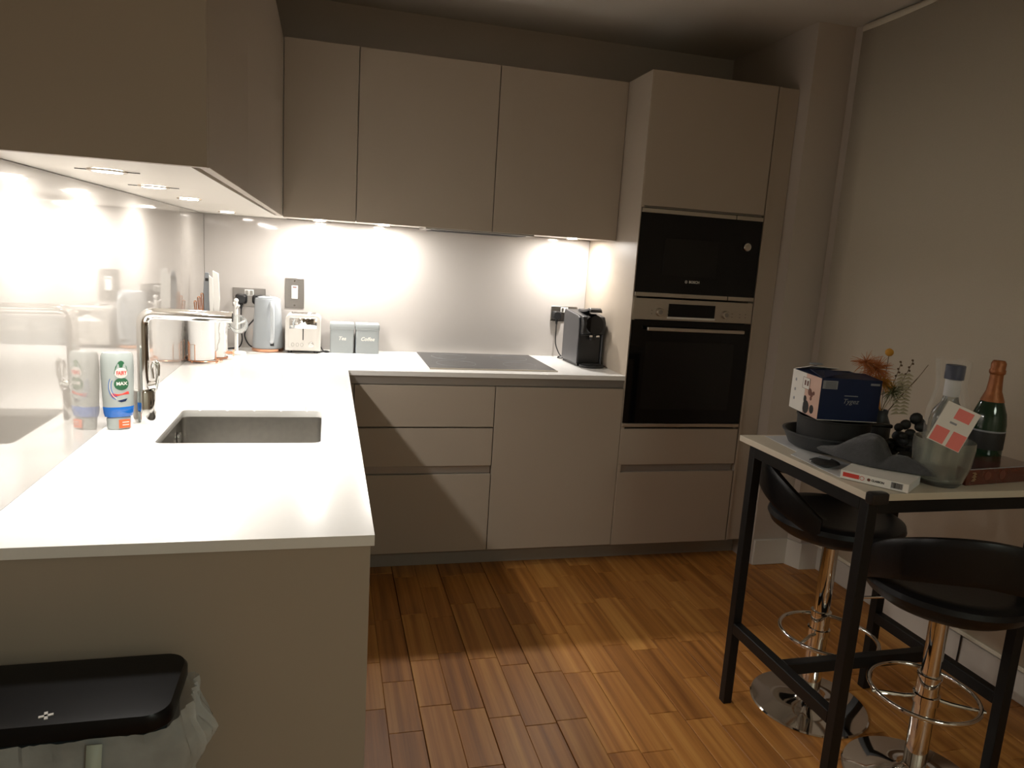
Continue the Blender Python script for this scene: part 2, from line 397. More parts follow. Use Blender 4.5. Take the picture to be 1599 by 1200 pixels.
# ------------------------------------------------------------------ base cabinets
ZP = .10
def drawers(t, x0, x1, rows, y=-.61):
    for z0, z1, nm in rows: front(nm, t, x0, x1, z0, z1, y)
t = thing('base_cabinet', 'beige base cabinet of three drawers below the left half of the hob', 'cabinet', (.668, 0, ZP))
B().box(.001, .599, -.588, -.01, .0, .786).done('carcass', 'plinth', t)
drawers(t, 0, .6, [(0, .360, 'drawer'), (.395, .567, 'drawer'), (.570, .752, 'drawer')])
B().box(.003, .597, -.597, -.589, .361, .394).done('handle_channel', 'channel', t)
t = thing('base_cabinet', 'beige base cabinet with one plain full-height door left of the oven tower', 'cabinet', (1.268, 0, ZP))
B().box(.001, .599, -.588, -.01, 0, .786).done('carcass', 'plinth', t)
front('door', t, 0, .6, 0, .752, -.61)
o = tag(B().box(.645, T0-.001, -.598, -.5885, .853, .8895).done('handle_rail', 'channel', bevel=.001), 'grey recessed handle rail running right under the back worktop', 'rail')
tag(B().box(.622, .667, -.605, -.59, ZP, .852).done('filler_panel', 'cabinet', bevel=.001), 'narrow beige filler strip between the corner and the drawers', 'panel')
# left run under the worktop (faces +x)
for i, (a, b_) in enumerate(((-2.338, -1.80), (-1.80, -1.20), (-1.20, -.625))):
    t = thing('base_cabinet', ['beige base cabinet nearest the camera on the sink run', 'beige base cabinet right under the sink', 'beige base cabinet of the sink run nearest the corner'][i], 'cabinet', (0, a, ZP), group='base cabinets of the sink run')
    if i == 1:   # open top for the bowl
        b = B(); b.box(.01, .60, .001, .599, 0, .018); b.box(.01, .60, .001, .019, .018, .786); b.box(.01, .60, .581, .599, .018, .786); b.box(.01, .028, .019, .581, .018, .786); b.done('carcass', 'plinth', t)
    else: B().box(.01, .60, .001, b_-a-.001, 0, .57 if i == 0 else .786).done('carcass', 'plinth', t)
    B().box(.602, .620, .0018, b_-a-.0018, 0, .752).done('door', 'cabinet', t, bevel=.001)
    B().box(.60, .606, .003, b_-a-.003, .756, .788).done('handle_channel', 'channel', t)
tag(B().box(.008, .637, -2.359, -2.340, 0, H-.0215).done('end_panel', 'cabinet', bevel=.001), 'beige end panel under the worktop behind the black bin', 'panel')
tag(B().box(.55, .565, -2.338, -.52, 0, ZP-.001).done('plinth', 'plinth'), 'dark plinth under the sink run cabinets', 'plinth')
tag(B().box(.567, 2.583, -.515, -.50, 0, ZP-.001).done('plinth', 'plinth', bevel=.001), 'taupe plinth along the floor under drawers and oven tower', 'plinth')

# ------------------------------------------------------------------ oven tower
t = thing('oven_tower', 'tall beige oven housing unit at the right end of the back run', 'cabinet', (T0, 0, ZP))
b = B(); hT = ZT-ZP
b.box(0, .018, -.609, -.001, 0, hT); b.box(.592, .610, -.588, -.001, 0, hT); b.box(.018, .592, -.588, -.001, hT-.018, hT); b.box(.018, .592, -.02, -.001, 0, hT-.018)
for z in (0, .575, 1.175, 1.56): b.box(.018, .592, -.588, -.02, z, z+.010)
b.done('carcass', 'cabinet', t, bevel=.001)
g = .0018
B().box(.004, .606, -.61, -.5905, 1.667-ZP, ZT-ZP).done('door', 'cabinet', t, bevel=.0012)
B().box(.004, .606, -.61, -.5905, .493-ZP, .664-ZP).done('drawer', 'cabinet', t, bevel=.0012)
B().box(.004, .606, -.61, -.5905, 0, .456-ZP).done('drawer', 'cabinet', t, bevel=.0012)
B().box(.006, .596, -.597, -.5885, .457-ZP, .492-ZP).done('handle_channel', 'channel', t)
tag(B().box(2.480, 2.584, -.604, -.585, ZP, ZT).done('filler_panel', 'cabinet', bevel=.001), 'tall narrow beige filler panel right of the oven tower', 'panel')
tag(B().box(2.480, 2.492, -.609, -.6045, ZP, ZT).done('scribe_strip', 'cabinet', bevel=.0005), 'thin beige scribe strip at the edge of the tall filler panel', 'panel')

t = thing('microwave', 'built-in black glass microwave with a round chrome dial above the oven', 'microwave', (T0, -.588, 1.272))
B().box(.022, .588, .0, .40, .01, .36).done('body', 'black_matt', t)
B().box(.004, .606, -.022, -.0005, .0, .386).done('front_glass', 'black_glass', t, bevel=.0015)
B().box(.13, .395, -.0235, -.022, .10, .262).done('window', 'window_glass', t, bevel=.0005)
for z in (.002, .366):
    B().box(.006, .466, -.027, -.022, z, z+.018).done('trim', 'steel_trim', t, bevel=.001)
    B().box(.470, .604, -.027, -.022, z, z+.018).done('trim', 'steel_trim', t, bevel=.001)
d = B().cyl((.535, -.022, .248), (.535, -.038, .248), .020, .018, 28).done('dial', 'chrome', t, bevel=.002)
B().cyl((.535, -.038, .248), (.535, -.0395, .248), .013, n=24).done('dial_cap', 'steel_trim', d)
text('lettering', 'BOSCH', .016, 'card_white', t, (.292, -.0225, .075), FRONT, bold=.0003)
b = B(); b.tube([(.252+.006*math.cos(a/16*2*PI), -.0228, .075+.006*math.sin(a/16*2*PI)) for a in range(16)], .0007, 4, closed=True); b.box(.250, .2512, -.0230, -.0223, .071, .079); b.box(.2528, .254, -.0230, -.0223, .071, .079); b.box(.250, .254, -.0230, -.0223, .0745, .0755); b.done('emblem', 'card_white', t)

t = thing('oven', 'built-in black glass oven with steel control panel and bar handle', 'oven', (T0, -.588, .672))
B().box(.022, .588, .0, .54, .015, .57).done('body', 'black_matt', t)
B().box(.004, .606, -.022, -.0005, .498, .594).done('control_panel', 'steel_trim', t, bevel=.0015)
B().box(.178, .412, -.0245, -.022, .516, .574).done('display', 'black_glass', t, bevel=.0005)
B().box(.176, .414, -.026, -.022, .507, .515).done('display_trim', 'card_white', t)
for x in (.134, .465):
    k = B().cyl((x, -.022, .535), (x, -.040, .535), .019, .017, 28).done('knob', 'steel_trim', t, bevel=.002)
    B().cyl((x, -.040, .535), (x, -.0405, .535), .010, n=20).done('knob_cap', 'steel_dark', k)
b = B()
for x in (.095, .175, .50, .54, .57):
    for z in (.525, .54): b.box(x, x+.006, -.0224, -.0219, z, z+.002)
b.done('control_marks', 'dark_gap', t)['kind'] = 'stuff'
dr = B().box(.004, .606, -.024, -.0005, .020, .495).done('door', 'black_glass', t, bevel=.0015)
B().box(.08, .53, -.0252, -.024, .085, .40).done('window', 'window_glass', dr)
b = B(); b.box(.070, .555, -.062, -.048, .452, .468); b.box(.085, .100, -.05, -.0235, .455, .465); b.box(.525, .540, -.05, -.0235, .455, .465)
b.done('handle', 'steel_trim', dr, bevel=.003)
B().box(.004, .606, -.025, -.0005, .002, .018).done('bottom_trim', 'steel_trim', t, bevel=.001)

# ------------------------------------------------------------------ hob
t = thing('induction_hob', 'flat dark glass induction hob set on the white back worktop', 'hob', (1.28, -.278, H))
B().box(-.290, .290, -.250, .245, 0, .005).done('glass', 'hob_glass', t, bevel=.0015)
B().box(-.291, .291, -.2545, -.250, 0, .0056).done('front_trim', 'steel_trim', t)
for cx, cy, r in ((-.15, .11, .085), (-.15, -.1, .09), (.15, .11, .09), (.15, -.1, .075)):
    B().tube([(cx+r*math.cos(k/40*2*PI), cy+r*math.sin(k/40*2*PI), .005) for k in range(40)], .0004, 4, closed=True).done('cooking_zone', 'grey_plastic', t)

# ------------------------------------------------------------------ sockets, switch, plugs
def plate(name, label, cat, x0, x1, z0, z1, group=None):
    t = thing(name, label, cat, ((x0+x1)/2, -.006, (z0+z1)/2), group=group)
    hx, hz = (x1-x0)/2, (z1-z0)/2
    B().box(-hx, hx, -.004, 0, -hz, hz).done('plate', 'steel_dark', t, bevel=.0012)
    return t, hx, hz
def socket(label, x0, x1, z0, z1):
    t, hx, hz = plate('double_socket', label, 'socket', x0, x1, z0, z1)
    B().box(-.020, .020, -.0052, -.004, .008, .036).done('switch_surround', 'white_plastic', t)
    for s in (-1, 1): B().box(s*.010-.006, s*.010+.006, -.009, -.005, .012, .032, ).done('rocker_switch', 'steel', t, bevel=.001)
    for s in (-1, 1):
        b = B(); cx = s*.042
        b.box(cx-.003, cx+.003, -.0046, -.0038, .006, .014); b.box(cx-.014, cx-.008, -.0046, -.0038, -.014, -.010); b.box(cx+.008, cx+.014, -.0046, -.0038, -.014, -.010)
        b.done('pin_holes', 'dark_gap', t)
    for s in (-1, 1): B().cyl((s*(hx-.009), -.004, 0), (s*(hx-.009), -.0052, 0), .003, n=10).done('screw', 'chrome', t)
socket('steel double socket on the back wall behind the grey kettle', .127, .274, 1.104, 1.190)
socket('steel double socket on the back wall behind the coffee machine', 1.683, 1.826, 1.093, 1.173)
t, hx, hz = plate('cooker_switch', 'tall steel cooker switch plate on the wall above the toaster', 'switch', .361, .447, 1.106, 1.246)
r_ = B().box(-.014, .014, -.009, -.004, -.026, .036).done('rocker_switch', 'white_plastic', t, bevel=.0015)
B().box(-.009, .009, -.0100, -.009, .026, .031).done('indicator', 'brown_print', r_)
for z in (-.058, .058): B().cyl((0, -.004, z), (0, -.0055, z), .0035, n=12).done('screw', 'chrome', t)
def plug(name, label, x, z, path, r=.0032):
    t = thing(name, label, 'plug', (x, -.010, z))
    b = B(); b.rrect([(.026, .023, 0), (.026, .023, .012), (.018, .018, .026)], .014)
    bmesh.ops.rotate(b.bm, verts=b.bm.verts, cent=(0, 0, 0), matrix=Matrix.Rotation(PI/2, 3, 'X')); b.done('plug_body', 'black_plastic', t)
    B().cyl((0, -.014, -.018), (0, -.016, -.045), .008, .005, 14).done('strain_relief', 'black_plastic', t)
    B().tube(smooth_path([(p[0]-x, p[1]+.010, p[2]-z) for p in path], 8), r, 8).done('cable', 'black_plastic', t)
plug('power_plug', 'black plug with cord in the left half of the corner socket', .166, 1.139,
     [(.166, -.026, 1.095), (.166, -.028, 1.06), (.168, -.04, 1.00), (.172, -.045, .95), (.160, -.06, .918), (.125, -.075, .9135), (.108, -.085, .9135)])
plug('power_plug', 'black plug mostly hidden behind the grey kettle, its cord looping left', .240, 1.139,
     [(.240, -.026, 1.095), (.238, -.024, 1.075), (.222, -.022, 1.045), (.195, -.025, 1.01), (.182, -.03, .97), (.198, -.03, .93), (.222, -.03, .9135), (.245, -.025, .9135)])
plug('power_plug', 'black plug with cord hanging from the socket left of the coffee machine', 1.712, 1.125,
     [(1.712, -.026, 1.08), (1.712, -.027, 1.05), (1.712, -.035, .98), (1.730, -.05, .93), (1.745, -.07, .9135), (1.728, -.10, .9135), (1.712, -.085, .9135), (1.730, -.075, .919), (1.757, -.09, .9135)])

# ------------------------------------------------------------------ tap
t = thing('mixer_tap', 'chrome L-shaped mixer tap standing beside the sink', 'tap', (.088, -1.53, H))
B().lathe([(.028, 0), (.028, .085), (.0265, .089), (.0145, .089), (.0145, .087)], 36).done('base', 'chrome', t)
B().tube(fillet([(0, 0, .085), (0, 0, .294), (.222, -.004, .290)], .034, 10), .0148, 24, caps=True).done('spout', 'chrome', t)
B().cyl((.222, -.004, .290), (.2235, -.004, .290), .0118, n=24).done('nozzle', 'black_plastic', t)
b = B(); b.cyl((.012, 0, .100), (.030, 0, .104), .012, .011, 20)
b.done('lever_joint', 'chrome', t)
pts = smooth_path([(.028, 0, .098), (.033, 0, .120), (.032, -.001, .150), (.026, -.001, .162), (.021, -.001, .150), (.023, -.001, .120)], 8)
b = B(); b.tube([(.018, -.004, .065), (.030, -.003, .092), (.036, -.002, .125), (.037, -.001, .158), (.033, 0, .166), (.022, 0, .164)], [.002, .0035, .004, .004, .004, .003], 12)
b.tube(pts, .004, 12)
b.done('lever', 'chrome', t)

# ------------------------------------------------------------------ washing-up liquid
t = thing('washing_up_bottle', 'clear washing-up liquid bottle with blue liquid standing on its cap beside the tap', 'bottle', (.0435, -1.600, H), rz=.35)
def ell(prof, nm, m, n=32):
    return B().lathe([(r, z) for r, z in prof], n, sy=.56).done(nm, m, t)
ell([(.024, .0), (.027, .004), (.028, .030), (.022, .034)], 'cap', 'bottle_clear')
ell([(.0315, .034), (.034, .042), (.0355, .058), (.0345, .060), (.001, .060)], 'liquid', 'liquid_blue')
ell([(.0345, .060), (.0355, .085), (.037, .13), (.0375, .170), (.0365, .190), (.033, .198), (.02, .200)], 'body', 'bottle_clear')
# labels wrapped on the front of the oval body
def wrap(fn, nm, m, cx, cz, off=.0008):
    """fn(i, j) style flat outline -> thin patch that follows the oval body"""
    pts = fn; b = B(); R0 = .0362
    def P(x, z, o): # x across
        th = -PI/2 + x/.034
        return ((R0+o)*math.cos(th)*1.0, (R0*.56+o)*math.sin(th), z)
    c = b.bm.verts.new(P(cx, cz, off)); vs = [b.bm.verts.new(P(cx+x, cz+z, off)) for x, z in pts]
    for i in range(len(vs)): b.bm.faces.new((c, vs[i], vs[(i+1) % len(vs)]))
    me_o = b.done(nm, m, t, smooth=False)
    so = me_o.modifiers.new('s', 'SOLIDIFY'); so.thickness = .0004; return me_o
circ = lambda r, n=20, s=1: [(r*math.cos(2*PI*k/n), s*r*math.sin(2*PI*k/n)) for k in range(n)]
LX = .006
wrap([(-.0155, -.012), (-.012, .006), (-.005, .019), (0, .0215), (.005, .019), (.012, .006), (.0155, -.012)], 'label', 'green_label', LX, .158)
wrap(circ(.0135), 'label', 'card_white', LX, .148, .0014)
wrap(circ(.0160), 'label', 'green_label', LX, .120, .0012)
wrap([(-.022, .004), (.016, .008), (.018, .001), (-.019, -.006)], 'label', 'red_print', LX-.001, .092, .0012)
wrap([(-.012, .000), (.010, .005), (.006, -.002), (-.004, -.004)], 'label', 'navy', LX+.002, .077, .0012)
for k in range(3):
    a0 = [(-(.022+.003*k)*math.cos(q), -.008+(.030+.004*k)*math.sin(q)) for q in [(-1.1+.11*j) for j in range(16)]]
    B().tube([((.0362+.0015)*math.cos(-PI/2+(LX+x)/.034), (.0362*.56+.0015)*math.sin(-PI/2+(LX+x)/.034), .122+z) for x, z in a0], .0006, 5).done('label_swirl', 'liquid_blue' if k != 1 else 'card_white', t)
text('lettering', 'FAIRY', .0135, 'red_print', t, (LX+.0005, -.0234, .148), (PI/2, 0, .10), bold=.0004, sx=.68)
text('lettering', 'MAX', .0115, 'card_white', t, (LX+.0005, -.0234, .121), (PI/2, 0, .10), bold=.0004, sx=1)
o = B().box(-.012, .014, -.0005, .0005, -.011, .011).done('cap_label', 'orange_label', t, loc=(.010, -.0167, .016), rot=(0, 0, .16), bevel=.0004)
for z in (.004, -.003): B().box(-.004, .011, -.0009, -.0004, z-.001, z+.001).done('label_line', 'card_white', o)

# ------------------------------------------------------------------ paper towel on a copper stand
t = thing('paper_towel_holder', 'white paper towel roll on a copper wire stand near the corner', 'paper towel holder', (.076, -.475, H))
B().tube([(.066*math.cos(k/36*2*PI), .050*math.sin(k/36*2*PI), .008) for k in range(36)], .0025, 8, closed=True).done('base_ring', 'copper', t)
for a in (-2.3, -.7, .8, 2.3): B().sph((.064*math.cos(a), .049*math.sin(a), .005), .005, 2).done('foot', 'copper', t)
B().cyl((-.012, 0, .008), (-.012, 0, .215), .003, n=10).done('post', 'copper', t)
b = B(); b.tube([(-.052, -.035, .008), (-.052, -.035, .075), (-.030, -.046, .075), (-.030, -.046, .010)], .0018, 6)
b.tube([(-.052, -.035, .075), (-.060, -.01, .088), (-.062, .01, .088), (-.062, .01, .008)], .0018, 6)
for z in (.03, .05, .07): b.tube([(-.052, -.035, z), (-.062, .01, z)], .0014, 6)
for y in (-.023, -.008): b.tube([(-.055-.003, y, .008), (-.055-.003, y, .085)], .0014, 6)
b.done('side_guard', 'copper', t)
B().tube([(.048, -.036, .008), (.046, -.037, .05)], .0018, 6).done('guide_wire', 'copper', t)
B().lathe([(.020, .012), (.0475, .012), (.049, .016), (.049, .186), (.0475, .190), (.020, .190)], 40, c=(-.012, 0, 0)).done('paper_roll', 'paper_towel', t)

# utensil rack with copper handled cutlery
t = thing('utensil_holder', 'white marble-patterned utensil box behind the paper towel roll', 'utensil holder', (.084, -.372, H))
b = B(); prof = [(.062, .045, .012), (.062, .045, .185), (.056, .039, .185), (.056, .039, .03)]
b.rrect(prof, .012); b.done('box', 'marble', t)
B().tube([(.066*math.cos(k/30*2*PI), .048*math.sin(k/30*2*PI), .006) for k in range(30)], .003, 8, closed=True).done('copper_base', 'copper', t)
for y in (-.03, .0): B().cyl((.052, y, .03), (.092, y-.006, .028), .0035, n=10).done('side_peg', 'copper', t)
B().cyl((.090, -.015, .028), (.094, -.015, .028), .016, n=20).done('peg_cap', 'copper', t)
for i, (x, y, lab) in enumerate(((.032, -.385, 'leftmost copper-handled fork in the utensil box'), (.044, -.375, 'middle copper-handled spoon in the utensil box'), (.056, -.370, 'copper-handled knife nearest the grey spatula'))):
    c = thing('cutlery', lab, 'cutlery', (x, y, H+.032), group='copper-handled cutlery')
    zt = (.205, .222, .236)[i]
    pts = smooth_path([(0, 0, 0), (-.002, 0, .12), (-.007, 0, zt-.02), (-.008, 0, zt), (-.001, 0, zt), (.0, 0, zt-.02), (.0005, 0, .13)], 6)
    B().tube(pts, .0022, 8).done('handle', 'copper', c)
    B().sph((0, 0, .014), .011, 2, (1, .35, 1.2)).done('head', 'steel', c)
t2 = thing('spatula', 'grey tapered spatula standing tallest at the back of the utensil box', 'utensil', (.072, -.362, H+.032))
B().rings([[(-.016, -.004, .13), (.016, -.004, .13), (.016, .004, .13), (-.016, .004, .13)], [(-.019, -.004, .20), (.019, -.004, .20), (.019, .004, .20), (-.019, .004, .20)], [(-.014, -.003, .285), (.010, -.003, .285), (.010, .003, .285), (-.014, .003, .285)], [(-.009, -.002, .325), (.006, -.002, .325), (.006, .002, .325), (-.009, .002, .325)]]).done('blade', 'grey_plastic', t2, bevel=.002)
B().cyl((0, 0, 0), (0, 0, .14), .005, n=12).done('handle', 'black_plastic', t2)
B().box(-.008, .004, -.0055, -.003, .29, .302).done('hole_mark', 'dark_gap', t2)
for i, (x, y, w0, zt, lab) in enumerate(((.088, -.370, .009, .315, 'narrow white plastic spoon handle beside the grey spatula'), (.106, -.362, .014, .335, 'broad white plastic turner standing right of the grey spatula'))):
    c = thing('turner', lab, 'utensil', (x, y, H+.032), group='white plastic utensils in the box')
    B().rings([[(-w0*.5, -.004, .12), (w0*.5, -.004, .12), (w0*.5, .004, .12), (-w0*.5, .004, .12)], [(-w0, -.004, .22), (w0, -.004, .22), (w0, .004, .22), (-w0, .004, .22)], [(-w0, -.003, zt), (w0*.7, -.003, zt-.012), (w0*.7, .003, zt-.012), (-w0, .003, zt)]]).done('blade', 'white_plastic', c, bevel=.002)
    B().cyl((0, 0, 0), (0, 0, .13), .005, n=12).done('handle', 'white_plastic', c)
# mug tree with a glass mug hanging
t = thing('mug_tree', 'slim white mug tree right of the utensil box', 'mug tree', (.168, -.225, H))
B().lathe([(.040, 0), (.042, .004), (.038, .010), (.010, .014)], 32).done('base', 'white_plastic', t)
B().cyl((0, 0, .010), (0, 0, .232), .008, .007, 16).done('post', 'white_plastic', t)
for a, z in ((-1.2, .20), (1.9, .205), (.4, .13)): B().cyl((0, 0, z), (.045*math.cos(a), .045*math.sin(a), z+.018), .0045, n=10).done('peg', 'white_plastic', t)
B().sph((0, 0, .236), .010, 2).done('finial', 'white_plastic', t)
t = thing('glass_mug', 'clear glass mug hanging on the white mug tree left of the kettle', 'mug', (.186, -.300, H+.138), )
Rm = Matrix.Rotation(math.radians(68), 4, 'X') @ Matrix.Rotation(.3, 4, 'Z')
B().lathe([(.001, -.040), (.022, -.040), (.034, -.026), (.039, 0), (.037, .028), (.033, .040), (.031, .040), (.035, .026), (.037, 0), (.031, -.024), (.020, -.036), (.001, -.036)], 32, rot=Rm).done('bowl', 'mug_glass', t)
B().tube([Rm @ Vector(p) for p in smooth_path([(-.033, 0, .024), (-.052, 0, .022), (-.058, 0, 0), (-.050, 0, -.020), (-.034, 0, -.022)], 6)], .0035, 8).done('handle', 'clear_glass', t)

# ------------------------------------------------------------------ kettle
t = thing('kettle', 'tapered blue-grey electric kettle with a copper base ring', 'kettle', (.290, -.095, H))
B().lathe([(.066, 0), (.071, .003), (.071, .014), (.066, .016)], 40).done('base', 'copper', t)
B().lathe([(.0665, .016), (.068, .022), (.064, .10), (.060, .17), (.0565, .235), (.054, .242), (.001, .243)], 48).done('body', 'kettle_grey', t)
B().lathe([(.044, .241), (.045, .247), (.030, .251), (.001, .252)], 32).done('lid', 'kettle_light', t)
B().box(-.010, .010, -.012, .006, .251, .256).done('lid_button', 'steel', t, bevel=.002)
hp = smooth_path([(.022, -.052, .222), (.024, -.082, .226), (.026, -.098, .205), (.027, -.100, .14), (.026, -.096, .075), (.023, -.075, .052), (.020, -.060, .050)], 8)
B().tube(hp, [.0095]*len(hp), 14).done('handle', 'kettle_light', t)
B().box(-.022, .022, .045, .068, .20, .236).done('spout', 'kettle_grey', t, bevel=.008)
B().box(.016, .032, -.069, -.062, .030, .044).done('switch', 'black_plastic', t, bevel=.002)

# ------------------------------------------------------------------ toaster
t = thing('toaster', 'cream and chrome two-slice toaster standing below the cooker switch', 'toaster', (.449, -.092, H))
b = B(); hw, dp, ht = .079, .065, .178
pr = fillet([(-hw, 0, .012), (-hw, 0, ht), (hw, 0, ht), (hw, 0, .012)], .028, 8)
b.rings([[(p.x, -dp, p.z) for p in pr], [(p.x, dp, p.z) for p in pr]]); b.done('body', 'cream_metal', t, bevel=.003)
pr = fillet([(-hw+.015, 0, .026), (-hw+.015, 0, ht-.012), (hw-.015, 0, ht-.012), (hw-.015, 0, .026)], .012, 6)
B().rings([[(p.x, -dp-.003, p.z) for p in pr], [(p.x, -dp+.001, p.z) for p in pr]]).done('front_panel', 'cream_metal', t, bevel=.001)
b = B(); rs = []
for k in range(13):
    z = .112+.052*k/12; y = -dp-.003-.007*math.sin(PI*k/12)
    rs.append([(-.060, y, z), (.060, y, z)])
b.rings(rs, False, False, closed=False); o = b.done('chrome_band', 'chrome', t)
so = o.modifiers.new('s', 'SOLIDIFY'); so.thickness = .0015
for y in (-.022, .022):
    B().box(-.055, .055, y-.011, y+.011, ht-.0005, ht+.0012).done('slot', 'dark_gap', t)
b = B(); b.box(-.058, .058, -.004, .004, ht, ht+.003); b.box(-.058, .058, -.042, -.036, ht, ht+.003); b.box(-.058, .058, .036, .042, ht, ht+.003); b.done('slot_rail', 'chrome', t, bevel=.001)
B().box(-.0022, .0022, -dp-.0045, -dp-.002, .062, .150).done('lever_slot', 'dark_gap', t)
lv = B().sph((0, -dp-.018, .135), .016, 3, (1, .55, .55)).done('lever', 'white_plastic', t)
for x in (-.045, -.025, -.005):
    B().tube([(x+.006*math.cos(k/16*2*PI), -dp-.0035, .040+.008*math.sin(k/16*2*PI)) for k in range(16)], .0010, 5, closed=True).done('button', 'steel', t)
kn = B().cyl((.036, -dp-.002, .042), (.036, -dp-.018, .042), .013, .011, 24).done('dial', 'chrome', t, bevel=.002)
for x in (-.058, .058):
    for y in (-.045, .045): B().cyl((x, y, 0), (x, y, .013), .010, n=14).done('foot', 'black_plastic', t)
B().tube(smooth_path([(.079, .02, .02), (.092, -.01, .006), (.105, -.03, .0035), (.118, -.012, .0035), (.105, .01, .0035), (.09, .0, .0035), (.075, -.035, .0035), (.055, -.04, .0035)], 6), .003, 8).done('cord', 'black_plastic', t)

# ------------------------------------------------------------------ canisters
def canister(x, word, label):
    t = thing('canister', label, 'canister', (x, -.072, H), group='grey kitchen canisters')
    B().rrect([(.053, .045, 0), (.0545, .046, .003), (.0545, .046, .112)], .008).done('body', 'tin_grey', t)
    B().rrect([(.0555, .047, .1125), (.0565, .048, .115), (.0565, .048, .138), (.0545, .046, .142)], .008).done('lid', 'tin_grey', t, bevel=.001)
    B().box(-.008, .008, -.004, .004, .142, .146).done('lid_knob', 'steel', t, bevel=.002)
    text('lettering', word, .024, 'card_white', t, (0, -.0463, .070), FRONT, shear=.3, bold=.0004)
canister(.625, 'Tea', 'grey square canister lettered Tea, next to the toaster')
canister(.743, 'Coffee', 'grey square canister lettered Coffee, right of the Tea one')

# ------------------------------------------------------------------ coffee machine
t = thing('coffee_machine', 'slim black capsule coffee machine at the right end of the worktop', 'coffee machine', (1.785, -.255, H), rz=.03)
b = B(); rs = []
def side_prof(y0):  # body outline in y-z, extruded in x
    return [(-.125, .03), (-.128, .15), (-.130, .20), (-.118, .232), (-.09, .246), (.11, .266), (.125, .255), (.125, .012), (-.10, .012)]
pr = [Vector((0, y, z)) for y, z in side_prof(0)]
def slab(x0, x1, pts, nm, m, par=t, bev=.006):
    return B().rings([[(x0, p[0], p[1]) for p in pts], [(x1, p[0], p[1]) for p in pts]]).done(nm, m, par, bevel=bev, seg=3)
outer = [(-.085, .012), (-.088, .20), (-.080, .236), (-.06, .245), (.11, .262), (.125, .25), (.125, .012)]
slab(-.066, -.058, outer, 'side_panel', 'machine_side'); slab(.058, .066, outer, 'side_panel', 'machine_side')
slab(-.058, .058, [(-.078, .012), (-.080, .155), (-.122, .160), (-.126, .215), (-.108, .244), (-.06, .248), (.108, .262), (.12, .25), (.12, .012)], 'body', 'black_plastic')
B().cyl((0, -.10, .205), (0, -.128, .205), .052, .046, 40).done('front_head', 'black_glass', t, bevel=.004)
lv = smooth_path([(0, .06, .262), (0, 0, .262), (0, -.07, .270), (0, -.11, .278), (0, -.13, .270)], 6)
rs = [[(-w_, p.y, p.z-.007), (w_, p.y, p.z-.007), (w_*.9, p.y, p.z+.007), (-w_*.9, p.y, p.z+.007)] for p, w_ in zip(lv, [.018+.014*math.sin(min(1, k/16)*PI/2) for k in range(len(lv))])]
B().rings(rs).done('lever', 'black_plastic', t, bevel=.003)
B().cyl((0, -.100, .165), (0, -.100, .130), .013, .010, 18).done('nozzle', 'black_plastic', t)
for x in (-.018, .018): B().box(x-.008, x+.008, -.132, -.128, .148, .156).done('button', 'chrome', t, bevel=.001)
B().rrect([(.040, .03, .175), (.040, .03, .178)], .01, c=(0, 0, 0)).done('head_ring', 'black_plastic', t, loc=(0, -.09, 0))
dtm = B().lathe([(.001, 0), (.060, 0), (.062, .004), (.062, .012), (.058, .014), (.001, .014)], 36, c=(.006, -.108, 0), sy=.8).done('drip_tray', 'black_plastic', t)
B().lathe([(.001, .0142), (.050, .0142), (.050, .0162), (.001, .0162)], 32, c=(.006, -.108, 0), sy=.8).done('grille', 'black_matt', dtm)
B().box(-.058, .058, -.078, .12, 0, .012).done('foot_plate', 'black_plastic', t)

# ------------------------------------------------------------------ bin with bag
t = thing('kitchen_bin', 'slim black-lidded kitchen bin with a clear liner against the end panel', 'bin', (.176, -2.485, 0))
hx, hy = .165, .082
B().rrect([(hx-.02, hy-.016, 0), (hx-.018, hy-.014, .01), (hx-.006, hy-.004, .66), (hx-.006, hy-.004, .685)], .03).done('body', 'bin_body', t)
B().rrect([(hx+.002, hy+.001, .704), (hx+.006, hy+.003, .708), (hx+.006, hy+.003, .724), (hx+.002, hy, .731), (hx-.01, hy-.012, .7315)], .032, n=8).done('lid', 'bin_lid', t)
b = B(); b.box(-.009, .009, -.0022, .0022, .7315, .7328); b.box(-.0022, .0022, -.009, .009, .7315, .7328)
b.done('plus_mark', 'cream_metal', t, loc=(.008, -.062, 0), rot=(0, 0, .3))
def bag():
    n, m_ = 160, 44; rs = []
    for i in range(m_):
        f0 = (i/(m_-1))**1.15; ring = []
        for k in range(n):
            a = 2*PI*k/n; ca, sa = math.cos(a), math.sin(a); up = max(0, min(1, (ca-.75)*6)); z = .703+.016*up-(.67+.016*up)*f0
            e = 6; rr = 1/((abs(ca)**e+abs(sa)**e)**(1/e))
            x, y = (hx+.002)*ca*rr, (hy-.001)*sa*rr
            f = (.712-z)/.68
            off = .003+.010*math.sin(min(1, f*4)*PI/2)*abs(noise.noise((x*14, y*14, z*5)))
            bulge = 0
            if ca > .5: bulge = (ca-.5)*2*(.034*math.exp(-((z-.650)/.040)**2)+.014*math.exp(-((z-.60)/.06)**2))*(1+.5*noise.noise((y*30, 3, z*18)))
            fold = .009*noise.noise((a*6, z*4, 1))+.011*abs(noise.noise((a*15, z*9+x*8, 5)))+.003*noise.noise((a*34, z*26, 8))
            sh = -.014*min(1, f*1.0)
            q = 1+0
            ring.append((x+ca*(off+fold+sh)+bulge+(.017*up)*math.exp(-((z-.715)/.03)**2), min(y+sa*(off*.7+fold*.6+sh), .118), z))
        rs.append(ring)
    b = B(); b.rings(rs, False, False)
    b.done('bin_bag', 'bag', t)
bag()
b = B(); rs = []
